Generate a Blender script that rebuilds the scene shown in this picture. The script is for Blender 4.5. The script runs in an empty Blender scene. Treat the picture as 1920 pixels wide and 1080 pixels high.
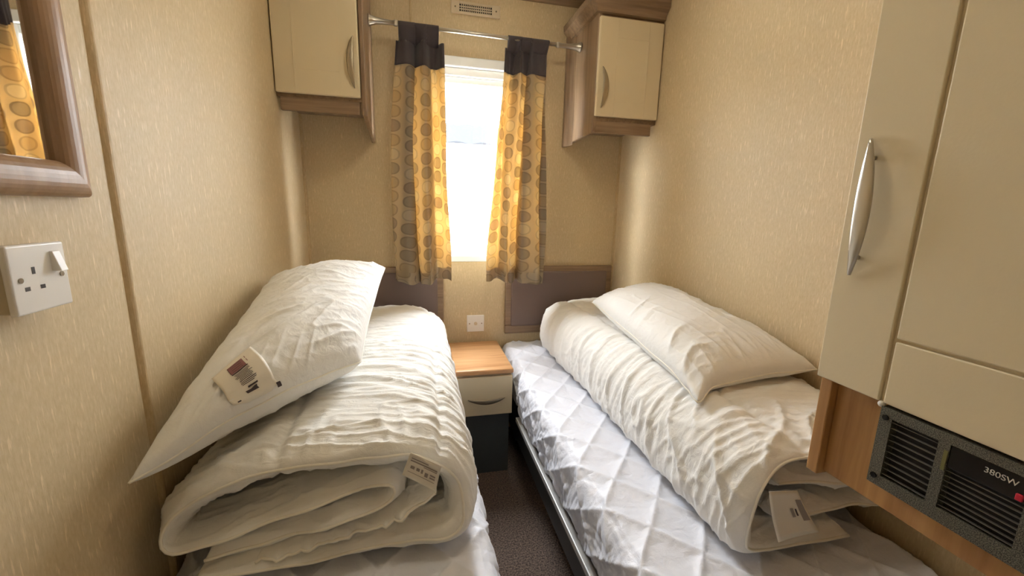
import bpy, bmesh, math, random
from mathutils import Vector, Matrix, noise
from math import pi, sin, cos, sqrt, floor

sc = bpy.context.scene
C = sc.collection
random.seed(7)

# ------------------------------------------------------------------ camera, sky, light, exposure
yaw, pit, rol = -0.22786193, 1.3802114, 0.02347616
R = Matrix.Rotation(yaw, 4, 'Z') @ Matrix.Rotation(pit, 4, 'X') @ Matrix.Rotation(rol, 4, 'Z')
cam = bpy.data.cameras.new('camera')
cam.sensor_width = 36
cam.lens = 761.54 / 1920 * 36
cam.clip_start = 0.02
co = bpy.data.objects.new('camera', cam)
C.objects.link(co)
co.matrix_world = Matrix.Translation((0.51813, -2.12843, 1.25)) @ R
sc.camera = co

W = 1.6          # room width
WIN = (0.545, 1.055, 0.975, 1.965)   # window opening x0 x1 z0 z1

world = bpy.data.worlds.new('overcast_sky')
sc.world = world
world.use_nodes = True
bg = world.node_tree.nodes['Background']
bg.inputs['Color'].default_value = (0.90, 0.95, 1.0, 1)
bg.inputs['Strength'].default_value = 30.0

pl = bpy.data.lights.new('window_daylight_portal', 'AREA')
pl.shape = 'RECTANGLE'
pl.size = WIN[1] - WIN[0]
pl.size_y = WIN[3] - WIN[2]
pl.cycles.is_portal = True
po = bpy.data.objects.new('window_daylight_portal', pl)
C.objects.link(po)
po.location = ((WIN[0] + WIN[1]) / 2, 0.14, (WIN[2] + WIN[3]) / 2)
po.rotation_euler = (-pi / 2, 0, 0)      # area lights shine along -Z: into the room (-Y)

vs = sc.view_settings
vs.view_transform = 'Standard'
vs.look = 'None'
vs.gamma = 1
vs.use_curve_mapping = False
vs.exposure = 0.86

# ------------------------------------------------------------------ materials
def srgb(r, g, b):
    f = lambda c: (c / 255 / 12.92) if c / 255 <= 0.04045 else ((c / 255 + 0.055) / 1.055) ** 2.4
    return (f(r), f(g), f(b), 1)

class MatB:
    def __init__(s, name, col=(0.8, 0.8, 0.8, 1), rough=0.5, metal=0.0):
        s.m = bpy.data.materials.new(name)
        s.m.use_nodes = True
        s.t = s.m.node_tree
        s.b = s.t.nodes['Principled BSDF']
        s.b.inputs['Base Color'].default_value = col
        s.b.inputs['Roughness'].default_value = rough
        s.b.inputs['Metallic'].default_value = metal
    def n(s, typ, **kw):
        n = s.t.nodes.new(typ)
        for k, v in kw.items():
            if k in n.inputs: n.inputs[k].default_value = v
            else: setattr(n, k, v)
        return n
    def l(s, a, b): s.t.links.new(a, b)
    def coords(s, scale=(1, 1, 1), src='Object', rot=(0, 0, 0)):
        tc = s.n('ShaderNodeTexCoord')
        mp = s.n('ShaderNodeMapping')
        mp.inputs['Scale'].default_value = scale
        mp.inputs['Rotation'].default_value = rot
        s.l(tc.outputs[src], mp.inputs['Vector'])
        return mp.outputs['Vector']
    def noise(s, vec, scale, detail=3, rough=0.5, dist=0.0):
        n = s.n('ShaderNodeTexNoise')
        n.inputs['Scale'].default_value = scale
        n.inputs['Detail'].default_value = detail
        n.inputs['Roughness'].default_value = rough
        n.inputs['Distortion'].default_value = dist
        s.l(vec, n.inputs['Vector'])
        return n.outputs['Fac']
    def ramp(s, fac, stops, interp='LINEAR'):
        r = s.n('ShaderNodeValToRGB')
        r.color_ramp.interpolation = interp
        e = r.color_ramp.elements
        while len(e) < len(stops): e.new(0.5)
        for el, (p, c) in zip(e, stops):
            el.position = p
            el.color = c if len(c) == 4 else (*c, 1)
        s.l(fac, r.inputs['Fac'])
        return r.outputs['Color']
    def bump(s, h, strength=0.3, dist=0.002):
        b = s.n('ShaderNodeBump')
        b.inputs['Strength'].default_value = strength
        b.inputs['Distance'].default_value = dist
        s.l(h, b.inputs['Height'])
        s.l(b.outputs['Normal'], s.b.inputs['Normal'])
        return b
    def math(s, op, a, b=None):
        n = s.n('ShaderNodeMath', operation=op)
        for i, v in enumerate((a, b)):
            if v is None: continue
            if isinstance(v, (int, float)): n.inputs[i].default_value = v
            else: s.l(v, n.inputs[i])
        return n.outputs[0]

def g(v): return (v, v, v, 1)

def wallpaper(name, c1, c2):
    k = MatB(name, c1, 0.5)
    fine = k.noise(k.coords((190, 190, 70)), 1.0, 4, 0.6)
    streak = k.noise(k.coords((230, 230, 24)), 1.0, 3, 0.6)
    big = k.noise(k.coords((3, 3, 2)), 1.0, 2)
    col = k.ramp(fine, [(0.3, c2), (0.7, c1)])
    mx = k.n('ShaderNodeMixRGB', blend_type='MULTIPLY')
    mx.inputs['Fac'].default_value = 1
    k.l(col, mx.inputs['Color1'])
    k.l(k.ramp(big, [(0.3, g(0.93)), (0.7, g(1.0))]), mx.inputs['Color2'])
    # pearly fibres
    fib = k.ramp(streak, [(0.58, g(0)), (0.70, g(0.85))])
    mx2 = k.n('ShaderNodeMixRGB')
    k.l(fib, mx2.inputs['Fac'])
    mx2.inputs['Color2'].default_value = (min(1, c1[0] * 1.22), min(1, c1[1] * 1.22), min(1, c1[2] * 1.28), 1)
    k.l(mx.outputs['Color'], mx2.inputs['Color1'])
    k.l(mx2.outputs['Color'], k.b.inputs['Base Color'])
    k.l(k.ramp(fib, [(0, g(0.55)), (1, g(0.27))]), k.b.inputs['Roughness'])
    k.bump(streak, 0.3, 0.0012)
    return k.m

def wood(name, c1, c2, axis='X', rough=0.4, sc_=1.0):
    k = MatB(name, c1, rough)
    s = {'X': (3, 60, 60), 'Y': (60, 3, 60), 'Z': (60, 60, 3)}[axis]
    s = tuple(v * sc_ for v in s)
    f = k.noise(k.coords(s), 1.0, 5, 0.6, 0.3)
    s2 = {'X': (0.8, 9, 9), 'Y': (9, 0.8, 9), 'Z': (9, 9, 0.8)}[axis]
    f2 = k.noise(k.coords(tuple(v * sc_ for v in s2)), 1.5, 3, 0.6, 1.5)
    w = k.math('ADD', k.math('MULTIPLY', f, 0.55), k.math('MULTIPLY', f2, 0.45))
    k.l(k.ramp(w, [(0.36, c2), (0.62, c1)]), k.b.inputs['Base Color'])
    k.bump(f, 0.15, 0.001)
    return k.m

def cloth(name, c, rough=0.75, weave=900, sheen=0.2, bump=0.12, crinkle=None):
    k = MatB(name, c, rough)
    k.b.inputs['Sheen Weight'].default_value = sheen
    v = k.coords()
    f = k.noise(v, weave, 2)
    h = f
    if crinkle:
        cr = k.noise(k.coords(crinkle), 1.0, 4, 0.55, 0.6)
        h = k.math('ADD', k.math('MULTIPLY', f, 0.12), cr)
        k.bump(h, 0.5, 0.006)
    else:
        k.bump(h, bump, 0.001)
    return k.m

M = {}
M['wall'] = wallpaper('cream_wallpaper', srgb(218, 198, 162), srgb(205, 183, 142))
M['ceiling'] = MatB('white_ceiling_board', srgb(232, 224, 205), 0.6).m
M['batten'] = wallpaper('wallpaper_batten', srgb(202, 178, 136), srgb(186, 160, 118))
M['walnut'] = wood('walnut_laminate', srgb(156, 130, 102), srgb(122, 98, 74), 'Z', 0.4)
M['walnut_x'] = wood('walnut_laminate_across', srgb(154, 128, 100), srgb(120, 96, 72), 'X', 0.4)
M['walnut_y'] = wood('walnut_laminate_deep', srgb(154, 128, 100), srgb(120, 96, 72), 'Y', 0.4)
M['frame_wood'] = wood('mirror_frame_wood', srgb(164, 132, 100), srgb(140, 108, 78), 'Z', 0.38)
M['oak'] = wood('oak_laminate', srgb(212, 166, 118), srgb(184, 132, 86), 'X', 0.28)
M['oak_v'] = wood('oak_panel', srgb(190, 144, 86), srgb(154, 106, 56), 'Z', 0.4)
M['oak_y'] = wood('oak_panel_long', srgb(190, 144, 86), srgb(158, 110, 60), 'Y', 0.4)
k = MatB('cream_door_foil', srgb(224, 208, 174), 0.38)
k.bump(k.noise(k.coords(), 260, 3), 0.12, 0.001)
M['door'] = k.m
k = MatB('taupe_headboard_vinyl', srgb(120, 101, 92), 0.6)
k.bump(k.noise(k.coords(), 500, 2), 0.2, 0.001)
M['vinyl'] = k.m
M['chrome'] = MatB('brushed_steel', srgb(190, 184, 172), 0.28, 1.0).m
M['bronze'] = MatB('dull_pewter_metal', srgb(172, 160, 138), 0.42, 1.0).m
M['upvc'] = MatB('white_plastic_frame', srgb(244, 246, 246), 0.3).m
M['plastic'] = MatB('white_socket_plastic', srgb(236, 232, 226), 0.3).m
M['plastic_box'] = MatB('socket_back_box', srgb(190, 176, 146), 0.5).m
M['slot'] = MatB('dark_socket_slot', srgb(60, 50, 44), 0.6).m
M['screw'] = MatB('screw_metal', srgb(150, 140, 125), 0.25, 1.0).m
M['vent'] = MatB('beige_vent_plastic', srgb(205, 188, 160), 0.4).m
M['dark'] = MatB('dark_recess', srgb(30, 26, 24), 0.8).m
M['plinth'] = MatB('dark_plinth_board', srgb(82, 88, 92), 0.4).m
M['black'] = MatB('gloss_black_panel', srgb(16, 15, 16), 0.2).m
M['red'] = MatB('red_switch', srgb(190, 40, 60), 0.3).m
k = MatB('speckled_black_steel', srgb(60, 60, 54), 0.42)
k.l(k.ramp(k.noise(k.coords(), 900, 2, 0.7), [(0.42, srgb(40, 40, 36)), (0.62, srgb(122, 118, 100))]), k.b.inputs['Base Color'])
k.bump(k.noise(k.coords(), 700, 2), 0.5, 0.001)
M['speckle'] = k.m
M['lettering'] = MatB('silver_lettering', srgb(200, 196, 188), 0.4).m
k = MatB('brown_carpet', srgb(80, 70, 68), 0.95)
k.l(k.ramp(k.noise(k.coords(), 170, 3, 0.75), [(0.38, srgb(62, 52, 48)), (0.66, srgb(160, 136, 120))]), k.b.inputs['Base Color'])
k.bump(k.noise(k.coords(), 400, 3), 0.9, 0.005)
M['carpet'] = k.m
M['duvet'] = cloth('white_duvet_cotton', srgb(238, 235, 228), 0.72, crinkle=(26, 60, 30))
M['duvet_r'] = cloth('white_duvet_cotton_folded', srgb(238, 235, 229), 0.72, crinkle=(30, 50, 30))
M['piping'] = cloth('piped_seam', srgb(240, 234, 220), 0.6)
M['pillow'] = cloth('white_pillow_cotton', srgb(240, 238, 233), 0.66, crinkle=(34, 34, 34))
M['protector'] = cloth('quilted_white_polyester', srgb(232, 234, 244), 0.42, sheen=0.35, crinkle=(40, 40, 40))
M['mattress'] = cloth('mattress_ticking', srgb(205, 200, 196), 0.8)
M['card'] = MatB('white_card', srgb(238, 230, 214), 0.5).m
M['ink'] = MatB('dark_ink', srgb(70, 58, 60), 0.6).m
M['pink_ink'] = MatB('pink_ink', srgb(150, 100, 98), 0.6).m
M['rail'] = MatB('painted_bed_rail', srgb(196, 194, 190), 0.35, 0.2).m
M['charcoal'] = cloth('charcoal_curtain_cloth', srgb(74, 66, 70), 0.85)

# mirror
M['mirror'] = MatB('mirror_silver', (0.9, 0.9, 0.88, 1), 0.015, 1.0).m

# window glass: clear with a faint reflection
k = MatB('window_glass')
k.t.nodes.remove(k.b)
tr = k.n('ShaderNodeBsdfTransparent')
gl = k.n('ShaderNodeBsdfGlossy'); gl.inputs['Roughness'].default_value = 0.02
mxs = k.n('ShaderNodeMixShader'); mxs.inputs[0].default_value = 0.05
k.l(tr.outputs[0], mxs.inputs[1]); k.l(gl.outputs[0], mxs.inputs[2])
k.l(mxs.outputs[0], k.t.nodes['Material Output'].inputs['Surface'])
M['glass'] = k.m

# patterned curtain: pebble rings in columns, cloth lets daylight through
def curtain_mat(name, seed):
    k = MatB(name, (0.5, 0.5, 0.5, 1), 0.8)
    uv = k.n('ShaderNodeUVMap')
    sp = k.n('ShaderNodeSeparateXYZ'); k.l(uv.outputs['UV'], sp.inputs[0])
    cu = k.math('DIVIDE', sp.outputs['X'], 0.074)
    col = k.math('FLOOR', cu)
    fu = k.math('SUBTRACT', k.math('FRACT', cu), 0.5)
    cv = k.math('ADD', k.math('DIVIDE', sp.outputs['Y'], 0.062), k.math('MULTIPLY', col, 0.37 + seed))
    row = k.math('FLOOR', cv)
    fv = k.math('SUBTRACT', k.math('FRACT', cv), 0.5)
    # squashed superellipse distance
    a = k.math('POWER', k.math('ABSOLUTE', k.math('MULTIPLY', fu, 2.3)), 2.4)
    b = k.math('POWER', k.math('ABSOLUTE', k.math('MULTIPLY', fv, 2.15)), 2.4)
    d = k.math('ADD', a, b)
    inside = k.math('LESS_THAN', d, 0.86)
    ring = k.math('MULTIPLY', k.math('GREATER_THAN', d, 0.52), inside)
    cmb = k.n('ShaderNodeCombineXYZ'); k.l(col, cmb.inputs[0]); k.l(row, cmb.inputs[1])
    wn = k.n('ShaderNodeTexWhiteNoise'); k.l(cmb.outputs[0], wn.inputs['Vector'])
    cell = k.ramp(wn.outputs['Value'], [(0.0, srgb(156, 146, 128)), (0.3, srgb(182, 174, 156)), (0.6, srgb(172, 158, 132)), (0.85, srgb(156, 144, 128))], 'CONSTANT')
    m1 = k.n('ShaderNodeMixRGB'); m1.inputs['Color1'].default_value = srgb(180, 168, 144)
    k.l(inside, m1.inputs['Fac']); k.l(cell, m1.inputs['Color2'])
    m2 = k.n('ShaderNodeMixRGB'); m2.inputs['Color2'].default_value = srgb(112, 102, 88)
    k.l(k.math('MULTIPLY', ring, 0.34), m2.inputs['Fac']); k.l(m1.outputs[0], m2.inputs['Color1'])
    k.l(m2.outputs[0], k.b.inputs['Base Color'])
    tl = k.n('ShaderNodeBsdfTranslucent')
    m3 = k.n('ShaderNodeMixRGB', blend_type='MULTIPLY'); m3.inputs['Fac'].default_value = 1
    m3.inputs['Color2'].default_value = (1.75, 1.45, 0.96, 1)
    k.l(m2.outputs[0], m3.inputs['Color1'])
    k.l(m3.outputs[0], tl.inputs['Color'])
    ms = k.n('ShaderNodeMixShader'); ms.inputs[0].default_value = 0.33
    k.l(k.b.outputs[0], ms.inputs[1]); k.l(tl.outputs[0], ms.inputs[2])
    k.l(ms.outputs[0], k.t.nodes['Material Output'].inputs['Surface'])
    k.bump(k.noise(k.coords(), 800, 2), 0.15, 0.001)
    return k.m
M['curtain'] = curtain_mat('pebble_pattern_curtain', 0.0)

# ------------------------------------------------------------------ helpers
def link(name, me, mat, parent=None, smooth=False):
    o = bpy.data.objects.new(name, me)
    C.objects.link(o)
    if mat is not None:
        for m in (mat if isinstance(mat, (list, tuple)) else [mat]): me.materials.append(m)
    if parent is not None:
        o.parent = parent
        o.matrix_parent_inverse = Matrix.Translation(-parent_loc(parent))
    if smooth:
        for p in me.polygons: p.use_smooth = True
    return o

def parent_loc(p):
    return Vector(p.location) if p.type == 'EMPTY' else Vector((0, 0, 0))

def obj(name, bm, mat, parent=None, smooth=False, bevel=0.0, seg=2):
    bmesh.ops.recalc_face_normals(bm, faces=bm.faces)
    me = bpy.data.meshes.new(name)
    bm.to_mesh(me); bm.free()
    o = link(name, me, mat, parent, smooth)
    if bevel:
        md = o.modifiers.new('bevel', 'BEVEL'); md.width = bevel; md.segments = seg; md.limit_method = 'ANGLE'
        md.angle_limit = math.radians(40)
    return o

def thing(name, label, cat, loc=(0, 0, 0), group=None):
    o = bpy.data.objects.new(name, None)
    o.empty_display_size = 0.05
    C.objects.link(o); o.location = loc
    tag(o, label, cat, group)
    return o

def tag(o, label, cat, group=None):
    o['label'] = label; o['category'] = cat
    if group: o['group'] = group
    return o

def struct(o):
    o['kind'] = 'structure'
    return o

def box(bm, x0, x1, y0, y1, z0, z1):
    vs = [bm.verts.new((x, y, z)) for z in (z0, z1) for y in (y0, y1) for x in (x0, x1)]
    for f in ((0, 1, 3, 2), (4, 6, 7, 5), (0, 4, 5, 1), (2, 3, 7, 6), (0, 2, 6, 4), (1, 5, 7, 3)):
        bm.faces.new([vs[i] for i in f])

def bx(*a):
    bm = bmesh.new(); box(bm, *a); return bm

def boxes(*l):
    bm = bmesh.new()
    for a in l: box(bm, *a)
    return bm

def prism(bm, pts, axis, a0, a1):
    """polygon pts (2D) extruded along axis (0,1,2) from a0 to a1"""
    def mk(p, a):
        q = list(p); q.insert(axis, a); return bm.verts.new(q)
    A = [mk(p, a0) for p in pts]; B = [mk(p, a1) for p in pts]
    n = len(pts)
    bm.faces.new(A); bm.faces.new(B[::-1])
    for i in range(n):
        bm.faces.new((A[i], B[i], B[(i + 1) % n], A[(i + 1) % n]))

def tube(bm, pts, radii, n=12, cap=True):
    rings = []
    pts = [Vector(p) for p in pts]
    up = None
    for i, p in enumerate(pts):
        t = (pts[min(i + 1, len(pts) - 1)] - pts[max(i - 1, 0)]).normalized()
        if up is None:
            up = t.orthogonal().normalized()
        else:
            up = (up - t * up.dot(t)).normalized()
        s = t.cross(up)
        r = radii[i] if isinstance(radii, (list, tuple)) else radii
        rings.append([bm.verts.new(p + (up * cos(2 * pi * k / n) + s * sin(2 * pi * k / n)) * r) for k in range(n)])
    for a, b in zip(rings, rings[1:]):
        for k in range(n):
            bm.faces.new((a[k], a[(k + 1) % n], b[(k + 1) % n], b[k]))
    if cap:
        bm.faces.new(rings[0][::-1]); bm.faces.new(rings[-1])

def cyl(bm, c, axis, r, h, n=20):
    c = Vector(c); d = Vector((0, 0, 0)); d[axis] = h
    tube(bm, [c, c + d], r, n)

def smoothpath(pts, n):
    """Catmull-Rom through 2D points, resampled to n equal steps"""
    P = [Vector(p) for p in pts]
    P = [P[0] * 2 - P[1]] + P + [P[-1] * 2 - P[-2]]
    out = []
    for i in range(1, len(P) - 2):
        for k in range(16):
            t = k / 16
            a, b, c, d = P[i - 1], P[i], P[i + 1], P[i + 2]
            out.append(0.5 * ((2 * b) + (c - a) * t + (2 * a - 5 * b + 4 * c - d) * t * t + (3 * b - a - 3 * c + d) * t ** 3))
    out.append(P[-2])
    L = [0]
    for a, b in zip(out, out[1:]): L.append(L[-1] + (b - a).length)
    res = []; j = 0
    for i in range(n):
        s = L[-1] * i / (n - 1)
        while j < len(L) - 2 and L[j + 1] < s: j += 1
        f = (s - L[j]) / max(1e-9, L[j + 1] - L[j])
        res.append(out[j].lerp(out[j + 1], min(1, f)))
    return res, L[-1]

def nz(x, y, z=0.0): return noise.noise(Vector((x, y, z)))
def ridge(x, y, z=0.0):
    return 1 - min(1, abs(nz(x, y, z)) * 2.6)
def sstep(a, b, x):
    t = max(0, min(1, (x - a) / (b - a))); return t * t * (3 - 2 * t)

def handle(name, parent, p0, p1, out, mat, wide, bulge=0.03, width=0.012, side=None):
    """bow handle: crescent strap from p0 to p1, standing proud along 'out'; 'wide' is the strap's broad direction"""
    p0, p1, out, wide = Vector(p0), Vector(p1), Vector(out), Vector(wide)
    bm = bmesh.new(); n = 28; rings = []
    for i in range(n + 1):
        t = i / n
        h = sin(pi * t) ** 0.8
        c = p0.lerp(p1, t) + out * (0.003 + bulge * h)
        w = 0.0018 + width * h
        th = 0.0022
        if side is not None: c += Vector(side) * (width * h)
        ring = []
        for k in range(10):
            a = 2 * pi * k / 10
            ring.append(bm.verts.new(c + wide * cos(a) * w + out * sin(a) * th))
        rings.append(ring)
    for a, b in zip(rings, rings[1:]):
        for k in range(10): bm.faces.new((a[k], a[(k + 1) % 10], b[(k + 1) % 10], b[k]))
    bm.faces.new(rings[0][::-1]); bm.faces.new(rings[-1])
    for t in (0.14, 0.86):
        c = p0.lerp(p1, t)
        if side is not None: c += Vector(side) * (width * sin(pi * t) ** 0.8)
        tube(bm, [c, c + out * (bulge * sin(pi * t) ** 0.8)], 0.003, 8)
    return obj(name, bm, mat, parent, smooth=True)

# ------------------------------------------------------------------ the room
RY = -2.75; CZ = 2.275
struct(obj('floor', bx(-0.1, W + 0.1, RY - 0.1, 0.12, -0.06, 0.0), M['carpet']))
struct(obj('ceiling', bx(-0.1, W + 0.1, RY - 0.1, 0.12, CZ, CZ + 0.06), M['ceiling']))
struct(obj('wall_left', bx(-0.1, 0, RY, 0.12, 0, CZ), M['wall']))
struct(obj('wall_right', bx(W, W + 0.1, RY, 0.12, 0, CZ), M['wall']))
struct(obj('wall_front', bx(-0.1, W + 0.1, RY - 0.1, RY, 0, CZ), M['wall']))
x0, x1, z0, z1 = WIN
struct(obj('wall_back', boxes((0, x0, 0, 0.12, 0, CZ), (x1, W, 0, 0.12, 0, CZ), (x0, x1, 0, 0.12, 0, z0), (x0, x1, 0, 0.12, z1, CZ)), M['wall']))

def batten_y(name, y, w, h):      # upright half-round strip on the left wall
    bm = bmesh.new()
    prism(bm, [(h * sin(pi * i / 8) , y + w * (i / 8 - 0.5)) for i in range(9)], 2, 0, CZ)
    return struct(obj(name, bm, M['batten'], smooth=False))
batten_y('trim_1', -1.262, 0.024, 0.007)
def corner_strip(name, x, sx):
    bm = bmesh.new()
    prism(bm, [(x, 0), (x + sx * 0.011, 0), (x + sx * 0.009, -0.006), (x + sx * 0.006, -0.009), (x, -0.011)], 2, 0, CZ)
    return struct(obj(name, bm, M['batten']))
corner_strip('trim_2', 0, 1); corner_strip('trim_3', W, -1)
bm = bmesh.new(); box(bm, 0.497, 0.507, -0.003, 0, z1 + 0.02, CZ); struct(obj('trim_4', bm, M['batten'], bevel=0.0015))
bm = bmesh.new()
prism(bm, [(0, CZ), (0, CZ - 0.032), (-0.008, CZ - 0.030), (-0.026, CZ - 0.012), (-0.030, CZ)], 0, 0, W)
struct(obj('trim_5', bm, M['walnut_x']))
struct(obj('baseboard_left', bx(0, 0.008, RY, 0, 0, 0.05), M['walnut_y']))
struct(obj('baseboard_right', bx(W - 0.008, W, RY, 0, 0, 0.05), M['walnut_y']))

# window: frame, sash, beads and pane
win = struct(thing('window_1', '', '', ((x0 + x1) / 2, 0.06, z0)))
for kk in ('label', 'category'): del win[kk]
def frame_mb(x0, x1, z0, z1, w, wt, wb, y0, y1):
    return boxes((x0, x0 + w, y0, y1, z0, z1), (x1 - w, x1, y0, y1, z0, z1), (x0 + w, x1 - w, y0, y1, z1 - wt, z1), (x0 + w, x1 - w, y0, y1, z0, z0 + wb))
struct(obj('window_frame', frame_mb(x0, x1, z0, z1, 0.024, 0.045, 0.032, -0.004, 0.10), M['upvc'], win, bevel=0.004))
struct(obj('window_sash', frame_mb(x0 + 0.024, x1 - 0.024, z0 + 0.032, z1 - 0.045, 0.020, 0.036, 0.028, 0.016, 0.085), M['upvc'], win, bevel=0.004))
struct(obj('glazing_bead', frame_mb(x0 + 0.044, x1 - 0.044, z0 + 0.060, z1 - 0.081, 0.010, 0.03, 0.024, 0.034, 0.07), M['upvc'], win, bevel=0.003))
struct(obj('pane', bx(x0 + 0.054, x1 - 0.054, 0.048, 0.054, z0 + 0.084, z1 - 0.111), M['glass'], win))

# ------------------------------------------------------------------ outside the window
struct(obj('ground', bx(-14, 16, 0.3, 22, -0.75, -0.7), MatB('pale_gravel', srgb(170, 166, 158), 0.9).m))
nb = thing('neighbouring_caravan', 'white holiday caravan with grey tiled roof seen through the window', 'caravan', (1.2, 3.0, -0.7))
obj('wall', bx(-5, 7, 3.0, 5.8, -0.55, 1.96), MatB('white_aluminium_siding', srgb(240, 241, 242), 0.6).m, nb)
k = MatB('dark_slate_roof_tiles', srgb(41, 42, 44), 1.0); k.b.inputs['Specular IOR Level'].default_value = 0.0
bm = bmesh.new(); nx = 240; ny = 30; grid = []
for j in range(ny + 1):
    t = j / ny; row = []
    for i in range(nx + 1):
        x = -5.1 + 12.2 * i / nx
        step = (t * 10) % 1
        row.append(bm.verts.new((x, 2.84 + 1.6 * t, 1.985 + 0.50 * t + 0.02 * (1 - step) + 0.012 * sin(x * 2 * pi / 0.30))))
    grid.append(row)
for a, b in zip(grid, grid[1:]):
    for i in range(nx): bm.faces.new((a[i], a[i + 1], b[i + 1], b[i]))
ro = obj('roof', bm, k.m, nb)
md = ro.modifiers.new('s', 'SOLIDIFY'); md.thickness = 0.03; md.offset = -1
obj('gutter', boxes((-5.1, 7.1, 2.80, 2.87, 1.93, 1.985)), MatB('grey_gutter', srgb(150, 152, 156), 0.5).m, nb)

# ------------------------------------------------------------------ wall cupboards
def cupboard_door(parent, xa, xb, za, zb, y, groove_x, gz, hx, hz0, hz1, hs):
    d = obj('door', boxes((xa, xb, y - 0.018, y, za, zb)), M['door'], parent, bevel=0.005, seg=3)
    bm = bmesh.new()   # fine routed lines, cut as shallow raised beads
    for gx in groove_x: box(bm, gx - 0.0012, gx + 0.0012, y - 0.0193, y - 0.0175, za + 0.006, zb - 0.006)
    for z in gz: box(bm, groove_x[0], groove_x[1], y - 0.0193, y - 0.0175, z - 0.0012, z + 0.0012)
    r = obj('panel_moulding', bm, M['door'], d)
    handle('handle', d, (hx, y - 0.018, hz0), (hx, y - 0.018, hz1), (0, -1, 0), M['bronze'], (1, 0, 0), 0.018, 0.0115, side=(hs, 0, 0))
    return d

t = thing('wall_cupboard', 'cream door wall cupboard on the left of the window with narrow side panel', 'cupboard', (0.16, 0, 1.61))
YD = -0.312
obj('body', boxes((0.002, 0.309, YD + 0.002, -0.002, 1.655, 2.18)), M['walnut_y'], t)
obj('pelmet', boxes((0.012, 0.300, YD + 0.004, YD + 0.022, 1.607, 1.66)), M['walnut_x'], t, bevel=0.002)
bm = bmesh.new()
prism(bm, [(YD - 0.012, 2.18), (YD - 0.012, 1.63), (YD, 1.605), (-0.06, 1.56), (-0.002, 1.545), (-0.002, 2.18)], 0, 0.310, 0.328)
obj('side_panel', bm, M['walnut'], t, bevel=0.004)
cupboard_door(t, 0.004, 0.307, 1.667, 2.165, YD, (0.075, 0.235), (1.755, 2.08), 0.288, 1.70, 1.885, -1)

t = thing('wall_cupboard', 'cream door wall cupboard on the right of the window under a moulded cornice', 'cupboard', (1.44, 0, 1.60))
YD = -0.331
obj('body', boxes((1.305, W - 0.002, YD + 0.002, -0.002, 1.65, 2.09)), M['walnut_y'], t)
obj('pelmet', boxes((1.300, 1.578, YD + 0.004, YD + 0.022, 1.600, 1.662)), M['walnut_x'], t, bevel=0.002)
bm = bmesh.new()
prism(bm, [(YD - 0.004, 2.09), (YD - 0.004, 1.628), (YD + 0.008, 1.600), (-0.06, 1.592), (-0.002, 1.588), (-0.002, 2.09)], 0, 1.286, 1.304)
obj('side_panel', bm, M['walnut'], t, bevel=0.004)
bm = bmesh.new()
prism(bm, [(1.286, -0.002), (1.262, -0.002), (1.264, -0.02), (1.276, -0.045), (1.286, -0.09)], 2, 1.578, 2.10)
obj('wall_strip', bm, M['walnut'], t, smooth=False)
# moulded cornice, mitred round front and side
prof = [(0.0, 2.080), (0.012, 2.084), (0.016, 2.098), (0.030, 2.112), (0.040, 2.122), (0.042, 2.150), (0.034, 2.158), (0.0, 2.160)]
bm = bmesh.new(); rows = []
for (d_, z) in prof:
    rows.append([bm.verts.new((1.286 - d_, -0.002, z)), bm.verts.new((1.286 - d_, YD - 0.004 - d_, z)), bm.verts.new((W - 0.002, YD - 0.004 - d_, z))])
for a, b in zip(rows, rows[1:]):
    for i in range(2): bm.faces.new((a[i], a[i + 1], b[i + 1], b[i]))
top = rows[-1]; c_ = bm.verts.new((W - 0.002, -0.002, 2.16)); bm.faces.new((top[0], top[1], top[2], c_))
obj('cornice', bm, M['walnut_x'], t)
cupboard_door(t, 1.290, 1.594, 1.667, 2.068, YD, (1.375, 1.525), (1.735, 1.99), 1.312, 1.70, 1.868, 1)

# ------------------------------------------------------------------ ceiling vent grille on the back wall
t = thing('wall_vent', 'small beige ventilation grille high on the wall above the curtain rail', 'vent', (0.803, 0, 2.147))
obj('backing', bx(0.692, 0.914, -0.004, -0.001, 2.152, 2.196), M['dark'], t)
obj('frame', boxes((0.686, 0.726, -0.010, 0, 2.147, 2.200), (0.880, 0.920, -0.010, 0, 2.147, 2.200), (0.726, 0.880, -0.010, 0, 2.147, 2.158), (0.726, 0.880, -0.010, 0, 2.190, 2.200)), M['vent'], t, bevel=0.002)
bm = bmesh.new()
for i in range(1, 17): box(bm, 0.726 + 0.154 * i / 17 - 0.0017, 0.726 + 0.154 * i / 17 + 0.0017, -0.009, -0.003, 2.157, 2.191)
for j in range(1, 3): box(bm, 0.725, 0.881, -0.0088, -0.003, 2.158 + 0.032 * j / 3 - 0.0017, 2.158 + 0.032 * j / 3 + 0.0017)
obj('grille', bm, M['vent'], t)
for x in (0.706, 0.900):
    bm = bmesh.new(); cyl(bm, (x, -0.0125, 2.174), 1, 0.0035, 0.004, 12); obj('screw', bm, M['screw'], t)

# ------------------------------------------------------------------ curtain rail
YR = -0.14
t = thing('curtain_rail', 'thin steel curtain rail with flared ends spanning between the two cupboards', 'curtain rail', (0.8, YR, 2.02))
bm = bmesh.new(); tube(bm, [(0.335, YR, 2.022), (1.28, YR, 2.012)], 0.0085, 14); obj('pole', bm, M['chrome'], t, smooth=True)
for sx, x in ((1, 0.330), (-1, 1.284)):
    z = 2.022 if sx == 1 else 2.012
    pr = [(0, 0.023), (0.004, 0.023), (0.008, 0.020), (0.03, 0.014), (0.06, 0.0105), (0.10, 0.0095), (0.104, 0.0125), (0.116, 0.0125), (0.12, 0.009)]
    bm = bmesh.new(); tube(bm, [(x + sx * a, YR, z) for a, r in pr], [r for a, r in pr], 18)
    obj('flared_end', bm, M['chrome'], t, smooth=True)

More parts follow.
